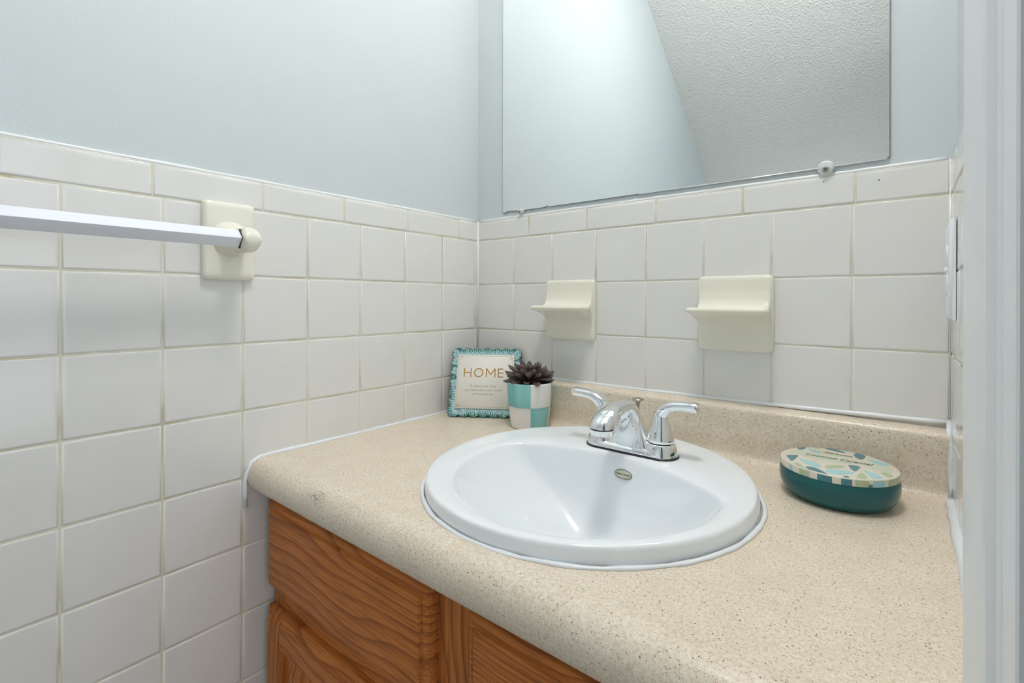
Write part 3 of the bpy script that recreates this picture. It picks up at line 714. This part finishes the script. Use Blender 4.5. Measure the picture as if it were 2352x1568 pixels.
# ------------------------------------------------------------------ HOME sign
M_teal = mat('teal_print', (.03,.17,.14), .45)
M_leafp = mat('pale_blue_print', (.50,.73,.78), .45)
M_cream = mat('cream_card', (.78,.75,.69), .5)
M_gold = mat('gold_ink', (.50,.25,.055), .4)
M_goldl = mat('fine_gold_line', (.52,.38,.20), .5)
M_greyink = mat('grey_ink', (.46,.42,.35), .6)
M_board = mat('dark_board_edge', (.05,.045,.045), .6)
SW, SH, ST = .1640, .1600, .0085
e_ang = math.atan2(.0738, .1147); lean = math.radians(21.0)
sign = tag(empty('home_sign', (.0385, -.1420, ZC+.0008), (0,0,0)), 'square sign with scalloped leaf-print border reading HOME, leaning in the corner', 'sign')
sign.rotation_mode = 'XYZ'
Rm = Matrix.Rotation(e_ang, 4, 'Z') @ Matrix.Rotation(-lean, 4, 'X')
sign.rotation_euler = Rm.to_euler()
# outline in local (u across, v up): scallops
nb = 7; rho = .0148; stp = (SW-2*rho)/(nb-1)*1.0
stv = (SH-2*rho)/(nb-1)
cent = [(rho+i*stp, rho) for i in range(nb)] + [(SW-rho, rho+i*stv) for i in range(1, nb)] + [(SW-rho-i*stp, SH-rho) for i in range(1, nb)] + [(rho, SH-rho-i*stv) for i in range(1, nb-1)]
out = []
def inter(c0, c1):
    mx, my = (c0[0]+c1[0])/2, (c0[1]+c1[1])/2; dx, dy = c1[0]-c0[0], c1[1]-c0[1]; d = math.hypot(dx, dy); hgt = math.sqrt(max(0, rho*rho-d*d/4))
    return (mx+dy/d*hgt, my-dx/d*hgt)       # outer side for counter-clockwise order
nc = len(cent)
for i in range(nc):
    c0, c, c1 = cent[i-1], cent[i], cent[(i+1) % nc]; a_, b_ = inter(c0, c), inter(c, c1)
    t0 = math.atan2(a_[1]-c[1], a_[0]-c[0]); t1 = math.atan2(b_[1]-c[1], b_[0]-c[0])
    while t1 < t0: t1 += 2*PI
    k = max(4, int((t1-t0)/.35))
    for j in range(k): 
        t = t0+(t1-t0)*j/k; out.append((c[0]+rho*math.cos(t), c[1]+rho*math.sin(t)))
V, F = rings_mesh([[(u,ST,v) for u,v in out],[(u,.0012,v) for u,v in out]]); obj('board', V, F, M_board, sign)
V, F = rings_mesh([[(u,.0012,v) for u,v in out],[(SW/2+(u-SW/2)*.996,0,SH/2+(v-SH/2)*.996) for u,v in out]]); obj('printed_face', V, F, M_teal, sign)
def inside(u, v, shrink=.0004):
    if rho*.4 < u < SW-rho*.4 and rho*.4 < v < SH-rho*.4 and not (u < rho or u > SW-rho or v < rho or v > SH-rho): return True
    return any((u-c[0])**2+(v-c[1])**2 < (rho-shrink)**2 for c in cent)
V, F = [], []
def leaf(u, v, a, L, wd, y=-.00035):
    c, s = math.cos(a), math.sin(a)
    for _ in range(34):
        pts = [(u+c*L*t-s*wd*k, v+s*L*t+c*wd*k) for t, k in ((0,0),(.25,.8),(.55,1),(.82,.6),(1,0),(.82,-.6),(.55,-1),(.25,-.8))]
        if all(inside(*p) for p in pts): break
        L *= .962
    else: return
    if L < .0022 or all(.0165 < p[0] < SW-.0165 and .0165 < p[1] < SH-.0165 for p in pts): return
    i = len(V); V.extend([(p[0], y, p[1]) for p in pts]); F.append(tuple(range(i, i+8)))
rnd = random.Random(4)
CU, CV = SW/2, SH/2
for i, c in enumerate(cent):
    # fan of leaves opening outward from the inner edge of each scallop
    corner = i in (0, nb-1, 2*(nb-1), 3*(nb-1))
    if c[1] <= rho+1e-6: od = -PI/2
    elif c[0] >= SW-rho-1e-6: od = 0
    elif c[1] >= SH-rho-1e-6: od = PI/2
    else: od = PI
    if corner: od = math.atan2(c[1]-CV, c[0]-CU)
    style = rnd.randint(0, 2); L0 = rho*(1.95 if not corner else 2.2)
    bx, by = c[0]-math.cos(od)*rho*.95, c[1]-math.sin(od)*rho*.95
    if style < 2:
        for k in range(11 if not corner else 15):
            t = -1+2*k/(10 if not corner else 14); a = od+t*(1.05 if not corner else 1.35)
            leaf(bx+rnd.uniform(-.0004,.0004), by, a, L0*(1-.02*abs(t)+rnd.uniform(-.04,.02)), .00122)
    else:
        skew = rnd.choice((-.6,.6))
        for k in range(6):
            for s in (-1, 1):
                b0 = k/6*L0*.9; mx, my = bx+math.cos(od+skew*.3)*b0, by+math.sin(od+skew*.3)*b0
                leaf(mx, my, od+skew*.3+s*.75, L0*.48, .0013)
        leaf(bx, by, od+skew*.3, L0, .0006)
for _ in range(900):
    c = cent[rnd.randrange(nc)]; u = c[0]+rnd.uniform(-rho, rho); v = c[1]+rnd.uniform(-rho, rho); a = rnd.uniform(0, 2*PI)
    L = rnd.uniform(.003,.006); mu, mv = u+math.cos(a)*L/2, v+math.sin(a)*L/2
    if any((mu-V[k][0])**2+(mv-V[k][2])**2 < .0017**2 for k in range(0, len(V))): continue
    leaf(u, v, a, L, .0008, -.0003)
o = obj('leaf_print', V, F, M_leafp, sign, recalc=False); o['kind'] = 'stuff'
for p in o.data.polygons:
    if p.normal.y > 0: p.flip()
# raised card
pu0, pu1, pv0, pv1 = .0155, .0155+.131, .0195, SH-.0175
cd = box('card', pu0, pu1, -.0032, .0005, pv0, pv1, M_cream, sign, .0005, 1)
def flat(name, polys, m, parent, y):
    V, F = [], []
    for P in polys:
        i = len(V); V += [(u, y, v) for u, v in P]; F.append(tuple(range(i, i+len(P))))
    o = obj(name, V, F, m, parent, recalc=False)
    for p in o.data.polygons:
        if p.normal.y > 0: p.flip()
    return o
def bar(x0, y0, x1, y1, w):
    d = Vector((x1-x0, y1-y0)).normalized(); n = Vector((-d.y, d.x))*w/2
    return [(x0+n.x,y0+n.y),(x0-n.x,y0-n.y),(x1-n.x,y1-n.y),(x1+n.x,y1+n.y)]
def arcp(cx, cy, r0, r1, a0, a1, n=14):
    P = []
    for i in range(n):
        t0 = math.radians(a0+(a1-a0)*i/n); t1 = math.radians(a0+(a1-a0)*(i+1)/n)
        P.append([(cx+r0*math.cos(t0),cy+r0*math.sin(t0)),(cx+r1*math.cos(t0),cy+r1*math.sin(t0)),(cx+r1*math.cos(t1),cy+r1*math.sin(t1)),(cx+r0*math.cos(t1),cy+r0*math.sin(t1))])
    return P
# letters H O M E
hb = pv0+(pv1-pv0)*.575; hh = .0208; sw_ = .00245; x = pu0+.0165; P = []
P += [bar(x+.001,hb,x+.001,hb+hh,sw_), bar(x+.0165,hb,x+.0165,hb+hh,sw_), bar(x+.001,hb+hh*.5,x+.0165,hb+hh*.5,sw_)]
ox = x+.0343; P += arcp(ox, hb+hh/2, hh/2+.0004-sw_, hh/2+.0004, 0, 360, 32)
m0 = x+.0520; m1 = m0+.0200
P += [bar(m0,hb,m0,hb+hh,sw_), bar(m1,hb,m1,hb+hh,sw_), bar(m0+.0004,hb+hh-.0008,(m0+m1)/2,hb+hh*.30,sw_), bar((m0+m1)/2,hb+hh*.30,m1-.0004,hb+hh-.0008,sw_)]
e0 = m1+.0075
P += [bar(e0,hb,e0,hb+hh,sw_)] + [bar(e0,hb+yy,e0+.0115,hb+yy,sw_) for yy in (sw_/2, hh/2, hh-sw_/2)]
flat('gold_lettering', P, M_gold, sign, -.0034)
# fine border with quarter-round corners
bi = .0032; br = .0085; u0, u1, v0, v1 = pu0+bi, pu1-bi, pv0+bi, pv1-bi; lw = .00055; P = []
P += [bar(u0+br,v0,u1-br,v0,lw), bar(u0+br,v1,u1-br,v1,lw), bar(u0,v0+br,u0,v1-br,lw), bar(u1,v0+br,u1,v1-br,lw)]
for cx, cy, a0 in ((u0,v0,0),(u1,v0,90),(u1,v1,180),(u0,v1,270)):
    P += arcp(cx, cy, br-lw/2, br+lw/2, a0, a0+90, 8)
    sx = 1 if cx == u0 else -1; sy = 1 if cy == v0 else -1
    P += arcp(cx+sx*.0026, cy+sy*.0026, .0009, .0016, 0, 360, 8) + arcp(cx+sx*.0048, cy+sy*.0014, .0004, .0010, 0, 360, 6) + arcp(cx+sx*.0014, cy+sy*.0048, .0004, .0010, 0, 360, 6)
    P += [bar(cx-sx*.0001, cy, cx+sx*br, cy, .0004), bar(cx, cy, cx, cy+sy*br, .0004)]
flat('gold_border', P, M_goldl, sign, -.00335)
for body, fr_, sx_ in (('A place your feet', .412, 1.0), ('may leave but your heart', .338, 1.0), ('will always be', .266, 1.0)):
    text_mesh('small_lettering', body, .0082, M_greyink, sign, (pu0+.0625, -.0034, pv0+(pv1-pv0)*fr_), (PI/2,0,0), .0001, sx=1.03, space=1.02)

# ------------------------------------------------------------------ potted succulent
PX, PY = .2270, -.0850
pot = tag(empty('potted_succulent', (PX, PY, ZC)), 'dark purple succulent in a teal and white checkered pot between sign and basin', 'potted plant')
M_tealg = mat('teal_glaze', (.20,.50,.50), .12)
n = nd(M_tealg, 'ShaderNodeTexNoise'); n.inputs['Scale'].default_value = 30; lk(M_tealg, coord(M_tealg, scale=(1,1,.15)), n.inputs['Vector'])
basec(M_tealg, ramp(M_tealg, n.outputs[0], [(.35,(.155,.44,.45)),(.65,(.27,.58,.56))]))
M_whg = mat('white_glaze', (.80,.78,.75), .12)
M_soil = mat('dark_soil', (.05,.03,.02), .9)
view = math.atan2(-.8957-PY, .8328-PX)     # direction towards the open side of the room
def pot_wall(name, prof, a0, a1, m, n=10):
    rr_ = []
    for r, z in prof:
        rr_.append([(r*math.cos(math.radians(a0+(a1-a0)*j/n)), r*math.sin(math.radians(a0+(a1-a0)*j/n)), z) for j in range(n+1)])
    V, F = rings_mesh(rr_, False, False, closed=False); return V, F
up = [(.0438,.0455),(.0455,.0460),(.0462,.0480),(.0474,.0700),(.0484,.0900),(.0482,.0930),(.0468,.0938),(.0452,.0925),(.0446,.0880)]
lo_ = [(.0370,.0006),(.0385,.0010),(.0392,.0030),(.0410,.0150),(.0432,.0350),(.0442,.0462)]
vd = math.degrees(view)
bounds = [-74, 3, 66, 128, 190, 240, 286]
for nm, prof, flip in (('upper_check', up, 0), ('lower_check', lo_, 1)):
    for i in range(6):
        teal = (i+flip) % 2 == 0
        V, F = pot_wall('', prof, vd+bounds[i], vd+bounds[i+1], None)
        o = obj(nm, V, F, M_tealg if teal else M_whg, pot, True, recalc=False)
        if Vector(o.data.polygons[len(F)//2].center).to_2d().dot(o.data.polygons[len(F)//2].normal.to_2d()) < 0: o.data.flip_normals()
        o['label'] = 'teal glazed check' if teal else 'white glazed check'
lathe('pot_core', [(.001,.0004),(.0365,.0004),(.0376,.002),(.040,.030),(.0425,.080),(.0440,.086),(.001,.086)], M_soil, pot, n=32)
M_leafd = mat('purple_brown_leaf', (.135,.098,.092), .42, spec=.4)
M_leafg = mat('olive_leaf', (.15,.14,.075), .42, spec=.4)
for m_ in (M_leafd, M_leafg): bump(m_, 160, .3, .0006, 2)
def leaf_me(m, name):
    V, F = [], []; S = [(0,.09,0),(.12,.20,0),(.32,.42,.02),(.55,.80,.02),(.72,1,.0),(.84,.84,-.01),(.93,.42,.0),(1.0,.03,.03)]
    th = .10
    for (t, w, dz) in S:
        w2 = w*.15
        V += [(t, -w2, dz+.06*w), (t, -w2*.5, dz+.015), (t, 0, dz), (t, w2*.5, dz+.015), (t, w2, dz+.06*w), (t, w2*.5, dz-.02-.045*w), (t, 0, dz-.02-.065*w), (t, -w2*.5, dz-.02-.045*w)]
    F = []
    for i in range(len(S)-1):
        for j in range(8): k = (j+1) % 8; F.append((i*8+j, i*8+k, (i+1)*8+k, (i+1)*8+j))
    F.append(tuple(range(8))); F.append(tuple((len(S)-1)*8+j for j in range(8)))
    o = obj(name, V, F, m, None, True); me = o.data; bpy.data.objects.remove(o); return me
me_d, me_g = leaf_me(M_leafd, 'leaf'), leaf_me(M_leafg, 'leaf')
rl = random.Random(12)
for cnt, L, el, z, me in ((11,.053,7,.0925,me_d),(11,.052,21,.0945,me_d),(9,.048,37,.0965,me_d),(8,.042,54,.098,me_d),(6,.034,68,.099,me_g),(4,.023,80,.100,me_g)):
    off_a = rl.uniform(0, 6)
    for i in range(cnt):
        a = off_a+2*PI*i/cnt+rl.uniform(-.12,.12); l = L*rl.uniform(.88,1.08); o = bpy.data.objects.new('leaf', me); COL.objects.link(o); o.parent = pot
        o.location = (.004*math.cos(a), .004*math.sin(a), z); o.scale = (l, l*rl.uniform(.95,1.15), l)
        o.rotation_euler = Matrix.Rotation(a, 4, 'Z').to_3x3().__matmul__(Matrix.Rotation(-math.radians(el+rl.uniform(-5,6)), 3, 'Y')).to_euler()

# ------------------------------------------------------------------ round tin
TX, TY = .765, -.113
tin = tag(empty('candle_tin', (TX, TY, ZC)), 'round tin with a dark teal body and leaf-patterned lid in the right corner', 'tin')
M_tinb = mat('dark_teal_enamel', (.005,.095,.105), .2, .0, spec=.45)
M_lid = mat('cream_print', (.68,.64,.54), .15); M_lP = mat('pale_sage_print', (.56,.63,.50), .15)
M_lD = mat('slate_teal_print', (.055,.20,.25), .18); M_lG = mat('sage_print', (.42,.50,.31), .18); M_lB = mat('sky_print', (.34,.60,.64), .18)
lathe('body', [(.001,.0004),(.052,.0004),(.0570,.0016),(.0610,.0052),(.0645,.0105),(.0670,.0170),(.0681,.0240),(.0680,.0310),(.0672,.0355),(.0662,.0376),(.0650,.0380),(.001,.0380)], M_tinb, tin, n=72)
lid = lathe('lid', [(.0655,.0372),(.0668,.0374),(.0670,.0440),(.0664,.0458),(.0650,.0465),(.0600,.0467),(.045,.0468),(.001,.0468)], M_lid, tin, n=72)
ART = {'D': [[(-58.4,-11.2),(-45.5,-2.2),(-44.5,-9.2),(-45.6,-23.7),(-47.7,-38.1),(-51.6,-30.1),(-56.5,-19.0)],[(-53.4,37.5),(-41.9,49.3),(-42.3,36.3),(-46.8,25.9),(-50.7,31.1)],[(-25.3,63.0),(-14.0,68.0),(-3.4,63.1),(6.9,50.2),(1.1,48.7),(-12.5,52.3),(-19.7,56.5)],[(14.8,51.9),(17.2,60.2),(23.6,60.6),(28.7,52.3),(28.6,41.5),(25.3,28.4),(20.1,33.0),(16.5,40.7)],[(12.0,-6.8),(20.5,-4.0),(25.9,-6.3),(25.5,-14.7),(21.8,-34.1),(17.1,-24.3)],[(-30.6,-49.9),(-27.3,-46.6),(-17.9,-47.6),(-9.0,-57.3),(-1.2,-70.8),(-6.1,-73.6),(-16.8,-72.5),(-24.0,-63.1)],[(11.2,-65.5),(12.1,-58.7),(16.4,-56.4),(18.6,-63.0)]],
 'G': [[(-44.4,-47.3),(-43.2,-37.8),(-37.5,-41.7),(-30.0,-54.8),(-24.8,-66.3),(-30.1,-62.9),(-38.7,-55.2)],[(-10.7,-41.6),(-9.2,-26.9),(0.3,-16.4),(11.7,-15.3),(7.3,-28.3),(-3.7,-38.6)],[(23.9,-59.9),(25.5,-40.3),(28.4,-30.5),(33.3,-38.9),(36.7,-53.4)],[(45.9,-18.7),(52.4,-10.9),(59.1,-17.9),(60.7,-21.4),(56.1,-32.4)],[(-34.6,52.9),(-25.2,62.3),(-26.1,51.3),(-33.2,47.1)],[(-21.6,41.5),(-5.3,38.6),(-10.5,31.2),(-19.3,33.5)]],
 'B': [[(-42.4,-16.6),(-33.2,-21.0),(-22.9,-21.2),(-14.8,-31.5),(-13.7,-41.5),(-21.3,-45.0),(-32.3,-37.5),(-38.7,-28.4)],[(-8.8,-53.3),(-6.3,-43.3),(5.0,-36.7),(22.4,-35.4),(20.1,-44.8),(9.7,-58.2),(-1.6,-60.1)],[(28.3,-17.7),(35.9,-21.8),(47.3,-29.9),(51.3,-38.6),(40.9,-49.5),(37.9,-42.5),(33.0,-31.8)],[(-41.0,42.5),(-31.6,40.0),(-19.6,30.1),(-23.0,24.1),(-35.9,29.8)],[(30.2,39.9),(36.5,36.1),(48.4,37.2),(57.5,22.1),(46.0,18.3),(33.8,28.1)],[(-1.7,66.2),(12.6,71.2),(18.1,65.9),(7.0,56.7)]]}
def lidz(r): return .04684 if r < .045 else .04684-.0001*(r-.045)/.015 if r < .060 else .04674-.0002*(r-.060)/.005
def lid_print(name, polys, m, side, dz):
    V, F = [], []
    for P in polys:
        # chaikin-smooth, clip to the lid
        Q = [(x/1000, y/1000) for x, y in P]
        for _ in range(2):
            Q2 = []
            for i in range(len(Q)):
                a, b = Q[i], Q[(i+1) % len(Q)]
                Q2 += [(a[0]*.8+b[0]*.2, a[1]*.8+b[1]*.2), (a[0]*.2+b[0]*.8, a[1]*.2+b[1]*.8)]
            Q = Q2
        i = len(V)
        for x, y in Q:
            r = math.hypot(x, y)
            if r > .0648: x, y = x*.0648/r, y*.0648/r; r = .0648
            V.append((x, y, lidz(r)+dz))
        F.append(tuple(range(i, i+len(Q))))
    nt = len(F)
    for a0, a1, z0, z1 in side:
        k = max(2, int(abs(a1-a0)/3)); i = len(V)
        for j in range(k+1):
            a = math.radians(a0+(a1-a0)*j/k); V += [(.0673*math.cos(a), .0673*math.sin(a), z0), (.0674*math.cos(a), .0674*math.sin(a), z1)]
        for j in range(k): F.append((i+2*j, i+2*j+2, i+2*j+3, i+2*j+1))
    o = obj(name, V, F, m, lid, recalc=False)
    for idx, p in enumerate(o.data.polygons):
        if (idx < nt and p.normal.z < 0) or (idx >= nt and Vector(p.center).to_2d().dot(p.normal.to_2d()) < 0): p.flip()
    return o
ART['P'] = [[(-60,12),(-50,25),(-30,22),(0,14),(24,8),(12,-3),(-8,-10),(-28,-6),(-48,2)],[(24,20),(40,22),(58,10),(60,-6),(44,-14),(32,-2),(22,8)],[(-44,46),(-30,44),(-8,36),(14,30),(8,24),(-16,26),(-36,30)],[(-8,60),(10,56),(30,50),(44,44),(24,64),(4,70)]]
for key, m_, dz in (('P', M_lP, .00002), ('B', M_lB, .00005), ('G', M_lG, .00007), ('D', M_lD, .00009)):
    for P in ART[key]: lid_print('printed_leaf', [P], m_, [], dz)
for a0, a1, z1, m_ in ((-52,-39.5,.0452,M_lB),(-137,-133,.0452,M_lB),(-122.5,-111.5,.0452,M_lG),(-69,-56.5,.0452,M_lG),(-33.5,-12,.0452,M_lG),(-103,-89.5,.0452,M_lD),(-81.5,-72,.0452,M_lD),(-57,-53,.0410,M_lD)):
    lid_print('printed_leaf', [], m_, [(a0,a1,.0376,z1)], 0)
text_mesh('lid_lettering', 'Coconut Caramel', .0138, M_ink, lid, (-.0010,.0110,.0470), (0,0,math.radians(1.6)), .00005, shear=.35, sx=.76)
text_mesh('lid_lettering', 'treedhwetna', .0110, M_ink, lid, (-.0010,.0360,.0470), (0,0,math.radians(-1.5)), .00005, sx=.56)
